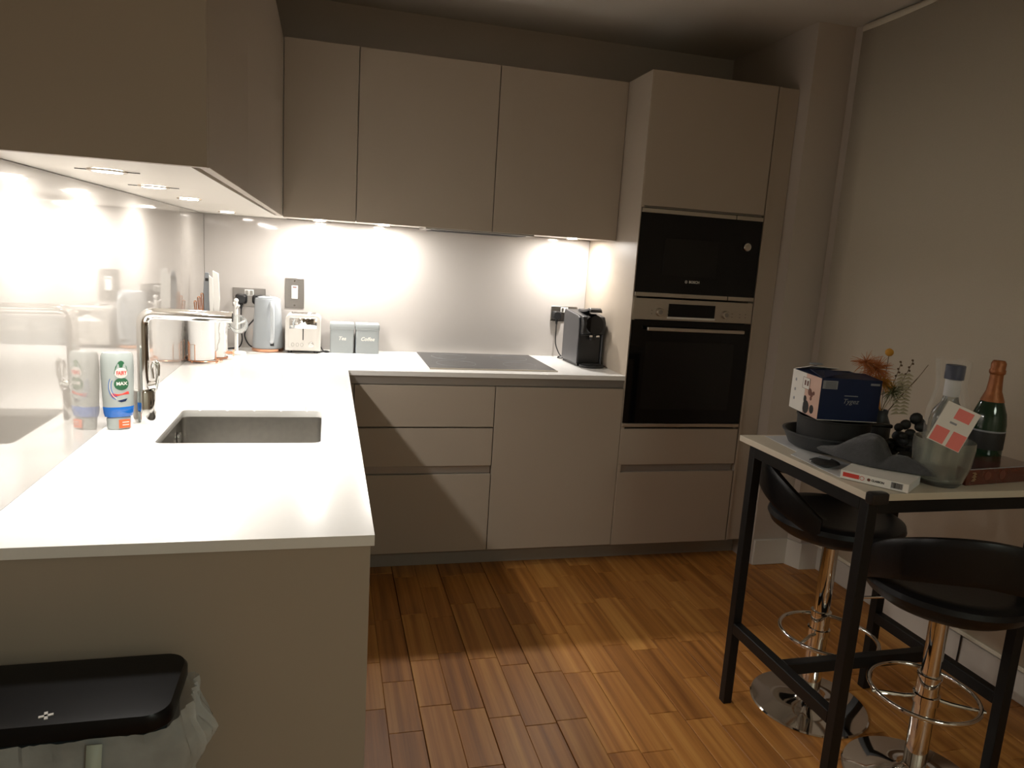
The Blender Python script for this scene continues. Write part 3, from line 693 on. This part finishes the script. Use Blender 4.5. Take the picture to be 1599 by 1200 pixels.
for k in range(12):
    z = .700-.055*k; f = k/11; x0 = .076-.022*math.sin(f*2.2)
    rs.append([(x0-.010, -hy-.010+.012*f, z), (x0+.010, -hy-.010+.012*f, z)])
o = b.rings(rs, False, False, closed=False).done('bag_tape', 'bag_tape', t); so = o.modifiers.new('s', 'SOLIDIFY'); so.thickness = .001

# ------------------------------------------------------------------ bar table
TX0, TX1, TY0, TY1, TZ = 1.822, 2.440, -2.202, -1.632, .90
t = thing('bar_table', 'tall bar table with cream top and black steel frame by the right wall', 'table', (0, 0, 0))
B().box(TX0, TX1, TY0, TY1, TZ-.018, TZ).done('tabletop', 'cream_board', t, bevel=.001)
lx = (1.857, 2.403); ly = (-2.165, -1.677); q = .015
for x in lx:
    for y in ly: B().box(x-q, x+q, y-q, y+q, 0, TZ-.0185).done('leg', 'black_steel', t, bevel=.002)
for y in ly: B().box(lx[0]+q, lx[1]-q, y-q, y+q, TZ-.0585, TZ-.0185).done('apron', 'black_steel', t, bevel=.002)
for x in lx: B().box(x-q, x+q, ly[0]+q, ly[1]-q, TZ-.0585, TZ-.0185).done('apron', 'black_steel', t, bevel=.002)
for x in lx: B().box(x-q, x+q, ly[0]+q, ly[1]-q, .252, .288).done('stretcher', 'black_steel', t, bevel=.002)
ym = (ly[0]+ly[1])/2; B().box(lx[0]+q, lx[1]-q, ym-q, ym+q, .252, .288).done('stretcher', 'black_steel', t, bevel=.002)
B().rrect([(.024, .012, -.024), (.026, .014, -.020), (.026, .014, .001), (.023, .011, .004)], .008, c=(TX0+.024, TY0+.003, TZ)).done('corner_cap', 'black_plastic', t)

# ------------------------------------------------------------------ bar stools
def stool(label, x, y, zb, ang):
    """zb = height of the seat underside; ang = direction the backrest lies in"""
    t = thing('bar_stool', label, 'stool', (x, y, 0), rz=ang, group='black bar stools')
    B().lathe([(.001, 0), (.184, 0), (.186, .003), (.182, .007), (.120, .013), (.055, .024), (.034, .040), (.030, .052), (.001, .052)], 64).done('base', 'chrome', t)
    B().lathe([(.030, .045), (.030, .325), (.032, .327), (.032, .334), (.027, .336)], 28).done('column', 'chrome', t)
    B().cyl((0, 0, .33), (0, 0, zb-.01), .0245, n=24).done('gas_lift', 'chrome', t)
    b = B(); b.tube([(.150*math.cos(2*PI*k/48)+.030, .140*math.sin(2*PI*k/48), .262) for k in range(48)], .0065, 10, closed=True)
    b.tube([(-.02, .143, .262), (-.012, .06, .262), (0, .026, .262)], .0055, 8); b.tube([(-.02, -.143, .262), (-.012, -.06, .262), (0, -.026, .262)], .0055, 8)
    b.done('foot_ring', 'chrome', t)
    B().lathe([(.0300, .248), (.035, .250), (.035, .274), (.0300, .276)], 24, cap0=False, cap1=False).done('ring_collar', 'chrome', t)
    B().lathe([(.030, zb-.035), (.045, zb-.012), (.085, zb-.006), (.085, zb), (.001, zb)], 24).done('seat_plate', 'black_steel', t)
    B().tube([(.03, .05, zb-.012), (.05, .12, zb-.020), (.07, .19, zb-.045)], .004, 8).done('height_lever', 'chrome', t)
    # cushion: back lies towards -x in local space
    b = B(); rs = []
    for r, z in ((.001, 0), (.10, .0), (.160, .014), (.192, .036), (.204, .060), (.200, .074), (.184, .082), (.15, .078), (.08, .072), (.001, .070)):
        rs.append([(r*math.cos(2*PI*k/48)*1.0, r*math.sin(2*PI*k/48)*1.02, zb+z) for k in range(48)])
    b.rings(rs).done('seat', 'leather', t)
    rs = []; N = 44
    for k in range(N+1):
        ph = math.radians(-92+184*k/N); u = abs(ph)/math.radians(92); a = PI+ph
        zt = .280-.170*u**1.8; z0 = .158-.120*u**1.5
        th = .030*(1-.35*u**4); ring = []
        for j in range(16):
            c, s_ = math.cos(2*PI*j/16), math.sin(2*PI*j/16)
            cc = math.copysign(abs(c)**.6, c); ss = math.copysign(abs(s_)**.5, s_)
            zz = (z0+zt)/2+ss*(zt-z0)/2
            R = .226+.09*(zz-.06)*(1-.3*u)+cc*th/2-(.03*u**3)
            ring.append((R*math.cos(a), R*math.sin(a), zb+zz))
        rs.append(ring)
    B().rings(rs).done('backrest', 'leather', t)
    return t
stool('black tub-shaped bar stool with chrome foot under the far half of the table', 2.135, -1.732, .592, math.radians(-52))
stool('black tub-shaped bar stool in front, its backrest facing the camera', 2.203, -2.106, .538, math.radians(60))

# ------------------------------------------------------------------ blind and cable on the right wall
t = thing('roller_blind', 'long cream roller blind covering the window on the right wall', 'blind', (2.755, -.75, 0))
B().cyl((.022, -2.9, 2.462), (.022, 0, 2.462), .024, n=28).done('roller', 'blind', t)
b = B(); rs = []
for k in range(30):
    y = -2.89*k/29; rs.append([(.0012*math.sin(k*.9), y, .20), (.0012*math.sin(k*.9+.4), y, 2.46)])
o = b.rings(rs, False, False, closed=False).done('fabric', 'blind', t); so = o.modifiers.new('s', 'SOLIDIFY'); so.thickness = .0012
B().box(-.005, .005, -2.89, 0, .188, .202).done('hem_bar', 'blind', t, bevel=.002)
t = thing('wall_socket', 'dark grey socket low on the right wall behind the front stool', 'socket', (RX-.0005, -1.715, .135))
B().box(-.008, 0, -.055, .055, -.030, .030).done('plate', 'steel_dark', t, bevel=.002)
B().box(-.010, -.008, -.01, .01, -.005, .014).done('rocker_switch', 'black_plastic', t)
tag(B().tube(smooth_path([(2.882, -1.60, .0), (2.882, -1.602, .06), (2.881, -1.603, .13), (2.880, -1.604, .20), (2.86, -1.606, .33)], 6), [.003]*24+[.006], 8).done('blind_cord', 'black_plastic'), 'thin dark cord hanging by the wall behind the front stool', 'cord')

# ------------------------------------------------------------------ things on the table
Z = TZ
tag(B().prism([(1.90, -1.650), (2.06, -1.640), (2.10, -1.80), (1.885, -1.83)], Z+.0002, Z+.0012).done('paper_sheet', 'paper', smooth=False), 'sheet of paper lying under the dark pans at the far corner', 'paper')
tag(B().prism([(1.845, -1.86), (1.93, -1.80), (1.97, -2.02), (1.838, -2.075)], Z+.0002, Z+.0014).done('paper_sheet', 'paper', smooth=False), 'sheet of paper beneath the black pouch and the book', 'paper')
t = thing('frying_pan', 'wide dark grey pan, the lower one of the stacked pans', 'pan', (2.02, -1.790, Z+.0016))
B().lathe([(.001, 0), (.098, 0), (.112, .008), (.130, .045), (.133, .046), (.133, .049), (.126, .049), (.108, .012), (.001, .006)], 48).done('bowl', 'pan', t)
B().box(.125, .235, -.012, .012, .036, .048).done('handle', 'black_plastic', t, bevel=.004, rot=(0, 0, .7))
t = thing('saucepan', 'black saucepan nested in the grey pan beneath the navy box', 'pan', (2.035, -1.785, Z+.010))
B().lathe([(.001, 0), (.092, 0), (.100, .006), (.104, .082), (.1065, .084), (.1065, .087), (.101, .087), (.097, .010), (.001, .006)], 48).done('body', 'black_matt', t)
B().box(.10, .165, -.010, .010, .066, .078).done('handle', 'black_plastic', t, bevel=.004, rot=(0, 0, -.4))
# cardboard box with navy front
t = thing('cardboard_box', 'navy and pink cardboard box with open flaps resting on the black saucepan', 'box', (1.932, -1.838, Z+.0985), rz=-.205)
W_, D_, H_ = .178, .188, .122
b = B(); b.box(0, W_, 0, .0015, 0, H_); b.box(0, W_, D_-.0015, D_, 0, H_); b.box(0, .0015, .0015, D_-.0015, 0, H_); b.box(W_-.0015, W_, .0015, D_-.0015, 0, H_); b.box(0, W_, 0, D_, -.0002, .0015)
b.done('carton', 'navy', t)
B().box(-.0008, 0, .0005, .095, .001, H_-.001).done('printed_side', 'pink_print', t)
sd = B().box(-.0012, 0, .095, D_, .001, H_-.001).done('white_side', 'card_white', t)
for z in (.092, .062, .034): B().cyl((-.0012, .160, z), (-.0016, .160, z), .005, n=10).done('icon', 'card_grey', sd)
b = B()
for y, z, r in ((.062, .070, .011), (.050, .064, .008), (.038, .070, .006), (.052, .052, .006)): b.cyl((-.0008, y, z), (-.0014, y, z), r, n=16)
b.done('printed_picture', 'brown_print', t)
b = B()
for y, z, r in ((.040, .022, .013), (.078, .022, .020), (.088, .045, .010)): b.cyl((-.0008, y, z), (-.0012, y, z), r, n=16)
b.done('printed_picture', 'dark_gap', t)
fl = B().box(-.0016, -.0008, .068, .112, .075, .108).done('printed_panel', 'card_white', t)
B().tube([(-.0018, .068, .075), (-.0018, .112, .075), (-.0018, .112, .108), (-.0018, .068, .108)], .0007, 4, closed=True).done('panel_outline', 'brown_print', fl)
for y in (.080, .096): B().box(-.0022, -.0016, y-.004, y+.004, .085, .100).done('icon', 'brown_print', fl)
B().box(.004, .048, -.0006, 0, H_-.030, H_-.006).done('sticker', 'card_grey', t)
B().box(.145, .172, -.0006, 0, H_-.014, H_-.008).done('sticker', 'card_grey', t)
b = B()
for k in range(5): b.box(.012, .044, -.0009, -.0006, H_-.027+.004*k, H_-.026+.004*k)
b.done('sticker_lines', 'dark_gap', t)
text('lettering', 'Tygez', .020, 'card_grey', t, (.092, -.0006, .058), FRONT, shear=.3)
B().box(.072, .112, -.0006, 0, .073, .0755).done('print_line', 'card_grey', t)
B().box(0, W_, -.0012, 0, 0, .0016).done('bottom_edge', 'card_white', t)
for nm, m, pts in (('flap', 'navy', [(0, 0, H_), (W_, 0, H_), (W_-.004, .090, H_+.006), (.004, .090, H_+.012)]),
                   ('flap', 'card_white', [(0, D_, H_), (W_*.6, D_, H_), (W_*.55, .10, H_+.018), (.01, .10, H_+.022)]),
                   ('flap', 'navy', [(0, .0, H_), (0, D_, H_), (.060, D_-.01, H_+.014), (.060, .012, H_+.016)])):
    b = B(); vs = [b.bm.verts.new(p) for p in pts]; b.bm.faces.new(vs); o = b.done(nm, m, t, smooth=False); so = o.modifiers.new('s', 'SOLIDIFY'); so.thickness = .0015
B().sph((.035, .12, H_+.026), .022, 3, (1, .6, .18)).done('flap_tab', 'card_grey', t)

# bunched black ruffled thing
def ruffle():
    b = B(); rnd = random.Random(5)
    for k in range(34):
        x, y = rnd.gauss(0, .034), rnd.gauss(0, .030); z = max(.012, .085-abs(x)*.9-rnd.random()*.07)
        M = Matrix.Rotation(rnd.random()*6, 4, 'Z') @ Matrix.Rotation(rnd.random()*2, 4, 'X')
        b.sph((x, y, z), rnd.uniform(.014, .024), 2, (1, .75, .35), M)
    for x, z, r in ((-.052, .092, .015), (-.030, .100, .018), (.004, .118, .021), (.020, .104, .018), (.046, .080, .019), (.066, .058, .017)):
        b.sph((x, -.005, z), r, 2, (1, .6, .85)); b.sph((x+.008, -.018, z-.022), r, 2, (1, .6, .7))
    return b
o = ruffle().done('ruffled_scrunchie', 'ruffle', loc=(2.205, -1.905, Z+.002)); tag(o, 'bunched black ruffled fabric between the navy box and the clear bottle', 'fabric')

# dried flowers in a little vase
t = thing('dried_flowers', 'bunch of dried orange, gold and green flowers standing behind the navy box', 'flowers', (2.235, -1.745, Z))
B().lathe([(.028, 0), (.034, .01), (.034, .06), (.020, .095), (.022, .11), (.019, .11), (.017, .095), (.031, .058), (.031, .012), (.001, .008)], 28).done('vase', 'pan', t)
def tuft(cx, cy, cz, r, n, m, nm, seed, sq=(1, 1, 1), root=(0, 0, .1)):
    rnd = random.Random(seed); b = B()
    for k in range(n):
        d = Vector((rnd.gauss(0, 1)*sq[0], rnd.gauss(0, 1)*sq[1], rnd.gauss(0, 1)*sq[2])).normalized()*r*rnd.uniform(.5, 1)
        c = Vector((cx, cy, cz)); b.tube([c-d*.1, c+d*.6, c+d+Vector((0, 0, -.004))], [.0010, .0007, .0004], 4)
    b.tube(smooth_path([root, ((root[0]+cx)/2, (root[1]+cy)/2+.004, (root[2]+cz)/2), (cx, cy, cz)], 4), .0013, 5)
    return b.done(nm, m, t)
tuft(-.042, 0, .238, .058, 210, 'dry_orange', 'grass_plume', 1, (1.1, .6, .8))
tuft(-.082, 0, .258, .055, 90, 'dry_orange', 'grass_plume', 2, (1.3, .6, .5))
tuft(-.018, 0, .198, .050, 190, 'dry_gold', 'flower_spray', 3)
tuft(.030, 0, .170, .045, 130, 'dry_green', 'leaf_spray', 4)
tuft(.055, -.01, .190, .030, 50, 'dry_cream', 'grass_plume', 6)
B().sph((-.012, -.01, .292), .0125, 2).done('gold_ball', 'dry_gold', t)
B().tube(smooth_path([(0, 0, .1), (-.008, -.004, .2), (-.012, -.01, .285)], 5), .001, 5).done('stem', 'twig', t)
for k, (x, z) in enumerate(((.048, .262), (.092, .268))):
    b = B(); b.tube(smooth_path([(0, 0, .1), (x*.6, 0, .19), (x, 0, z)], 6), .0009, 5)
    for j in range(5): b.sph((x*(1-.05*j)+(.004 if j % 2 else -.004), 0, z-.011*j), .0038, 1)
    b.done('seed_stem', 'twig', t)
b = B(); b.tube(smooth_path([(.02, 0, .1), (.075, 0, .165), (.12, 0, .215), (.15, 0, .255)], 6), [.0016]*12+[.001]*7, 6); b.done('twig', 'twig', t)
b = B(); b.tube(smooth_path([(0, 0, .1), (-.05, 0, .19), (-.09, 0, .208), (-.115, 0, .212)], 6), .0012, 5)
for x in (-.085, -.10, -.115): b.sph((x, 0, .213), .006, 1, (1.6, .6, .6))
b.done('dried_leaf_stem', 'dry_gold', t)
b = B()
for k in range(12):
    z = .10+.011*k
    for s_ in (-1, 1):
        a = (.058, -.01, z); c2 = (.058+s_*.013, -.012, z+.004); c3 = (.058+s_*.032, -.012, z-.002)
        b.tube([a, c2, c3], [.0015, .0045, .0008], 6)
b.done('fern_leaf', 'dry_cream', t)

# grey felt cap / crumpled cloth
def cloth():
    b = B(); nu, nv = 46, 26; top = []
    for i in range(nu):
        u = i/(nu-1); row = []
        wd = .070*(math.sin(PI*min(1, u*1.02))**.45)*(.62+.5*math.sin(PI*min(1, u*1.25))**1)
        for j in range(nv):
            v = -1+2*j/(nv-1)
            env = max(0, 1-abs(v)**2.6)
            ridge = .044*math.exp(-((u-.40)/.20)**4)+.020*math.exp(-((u-.80)/.22)**2)+.016
            z = env*(ridge*math.sin(PI*max(.001, min(.999, u)))**.35)
            z *= 1+.22*noise.noise((u*5, v*2.2, .3))
            z -= .02*env*math.exp(-((u-.60)/.05)**2)
            row.append(((u-.5)*.305, v*wd+.012*math.sin(u*5), max(.0005, z)+.002*noise.noise((u*20, v*9, 2))*env))
        top.append(row)
    b.rings(top, False, False, closed=False)
    o = b.done('woollen_cap', 'felt', loc=(1.985, -2.020, Z+.026), rot=(0, 0, math.radians(-60)))
    so = o.modifiers.new('s', 'SOLIDIFY'); so.thickness = .003; so.offset = 1
    return o
tag(cloth(), 'crumpled dark grey woollen cap lying on the white book', 'cap')
t = thing('pouch', 'small black pouch with a pale printed mark left of the book', 'pouch', (1.868, -1.975, Z+.0016), rz=-.9)
b = B(); rs = []
for k in range(15):
    u = -1+2*k/14; hw = .034*(1-abs(u)**2.4)**.6+.002
    rs.append([(u*.040, hw*math.cos(a), .011+.011*(1-u*u)*math.sin(a)) for a in [2*PI*j/14 for j in range(14)]])
b.rings(rs).done('body', 'black_plastic', t)
B().box(-.018, .014, -.010, .010, .0215, .0225).done('printed_mark', 'card_grey', t, bevel=.0004)
# book
t = thing('book', 'white paperback with a red spine label and barcode at the table edge', 'book', (1.838, -2.075, Z+.0018), rz=math.radians(-56))
BL, BT, BW = .158, .022, .115
B().box(0, BL, .002, BW, .0012, BT-.0012).done('pages', 'paper', t)
b = B(); b.box(0, BL, 0, BW+.001, 0, .0011); b.box(0, BL, 0, BW+.001, BT-.0011, BT); b.box(0, BL, -.0012, .0011, 0, BT); b.done('cover', 'card_white', t)
B().box(.006, .045, -.0016, -.0012, .006, .017).done('spine_label', 'red_print', t)
B().tube([(.052+.005*math.cos(k/16*2*PI), -.0016, .011+.005*math.sin(k/16*2*PI)) for k in range(16)], .0006, 4, closed=True).done('spine_emblem', 'red_print', t)
B().cyl((.068, -.0012, .011), (.068, -.0018, .011), .004, n=14).done('spine_emblem', 'brown_print', t)
text('lettering', 'CLASSON', .0075, 'dark_gap', t, (.089, -.0014, .011), FRONT, bold=.0003, sx=.9)
bc = B().box(.118, .146, -.0016, -.0012, .002, .020).done('barcode', 'paper', t)
b = B(); rnd = random.Random(2); x = .120
while x < .144: w_ = rnd.choice((.0006, .001, .0016)); b.box(x, x+w_, -.0020, -.0016, .005, .019); x += w_+rnd.choice((.0006, .001))
b.done('barcode_bars', 'dark_gap', bc)

# glass ice vase with a clear bottle wrapped in film
t = thing('glass_vase', 'round cloudy glass vase holding the blue-capped bottle', 'vase', (2.092, -2.128, Z))
B().lathe([(.001, 0), (.046, 0), (.054, .010), (.067, .055), (.071, .100), (.070, .118), (.067, .118), (.068, .098), (.063, .055), (.050, .014), (.001, .006)], 48).done('body', 'frosted_glass', t)
t = thing('spirit_bottle', 'clear spirit bottle with blue cap and coral-patterned label, wrapped in film', 'bottle', (2.094, -2.122, Z+.014))
B().lathe([(.001, 0), (.038, 0), (.041, .006), (.041, .150), (.036, .175), (.020, .200), (.0165, .215), (.0165, .238), (.001, .238)], 40).done('body', 'frosted_glass', t)
B().lathe([(.0175, .214), (.0185, .216), (.0185, .256), (.0165, .258), (.001, .258)], 28).done('neck_sleeve', 'paper', t)
B().lathe([(.001, .258), (.0225, .258), (.0225, .292), (.021, .294), (.001, .294)], 28).done('cap', 'navy', t)
b = B(); rs = []
for k in range(40):
    a = 2*PI*k/40; wv = .004*math.sin(7*a)+.003*math.sin(11*a+1)
    rs.append([((.046+wv)*math.cos(a), (.046+wv)*math.sin(a), .04), ((.049+wv*1.5)*math.cos(a), (.049+wv*1.5)*math.sin(a), .17), ((.030+wv*1.4)*math.cos(a)-.006, (.030+wv)*math.sin(a), .24), ((.036+wv*2)*math.cos(a)-.012, (.034+wv)*math.sin(a), .305+.006*math.sin(5*a))])
rs.append(rs[0]); b.rings(rs, False, False, closed=False).done('film_wrap', 'film', t)
t = thing('gift_card', 'tilted white card with three coral patches leaning on the spirit bottle', 'card', (2.040, -2.195, Z+.166), rz=math.radians(-40))
cm = Matrix.Rotation(math.radians(20), 4, 'Y') @ Matrix.Rotation(math.radians(-8), 4, 'X')
def cp(x0, x1, z0, z1, y, nm, m, bev=0, par=None):
    return B().box(x0, x1, y-.0006, y, z0, z1, rot=cm).done(nm, m, par or t, bevel=bev)
cp(-.038, .038, -.052, .052, 0, 'card', 'card_white')
cp(-.010, .026, .018, .046, -.0006, 'coral_patch', 'coral', .0002)
cp(-.034, -.002, -.050, -.012, -.0006, 'coral_patch', 'coral', .0002)
cp(.006, .037, -.051, -.010, -.0006, 'coral_patch', 'coral', .0002)
cp(-.012, .004, .004, .009, -.0006, 'printed_word', 'card_grey')
# champagne
t = thing('champagne_bottle', 'dark green champagne bottle with orange foil by the wall end of the table', 'bottle', (2.368, -2.00, Z))
B().lathe([(.001, 0), (.042, 0), (.0445, .006), (.0445, .130), (.040, .160), (.028, .195), (.0185, .222), (.0165, .235), (.001, .235)], 40).done('glass', 'champagne_glass', t)
B().lathe([(.030, .193), (.0195, .222), (.017, .250), (.0165, .268), (.020, .272), (.0205, .280), (.018, .284), (.0185, .300), (.014, .308), (.001, .309)], 32, cap0=False).done('foil', 'orange_foil', t)
B().lathe([(.0450, .060), (.0453, .062), (.0453, .108), (.0450, .110)], 40, cap0=False, cap1=False).done('label', 'black_matt', t)
B().lathe([(.0452, .109), (.0455, .110), (.0455, .113), (.0452, .114)], 40, cap0=False, cap1=False).done('label_line', 'card_grey', t)
# chocolate box
t = thing('chocolate_box', 'glossy dark red-brown box in clear wrap in front of the champagne bottle', 'box', (2.150, -2.158, Z), rz=math.radians(6))
B().box(0, .26, 0, .095, 0, .044).done('carton', 'choc', t, bevel=.002)
B().box(-.001, .261, -.001, .0, .042, .0445).done('wrap_edge', 'card_grey', t)
b = B(); rnd = random.Random(9)
for k in range(7): b.box(.018+.003*(k % 3), .030+.003*(k % 2), -.0008, 0, .012+.0035*k, .0135+.0035*k)
b.done('printed_text', 'gold_print', t)
for x in (.075, .13): B().cyl((x, 0, .024), (x, -.0008, .024), .012, n=20).done('printed_emblem', 'brown_print', t)
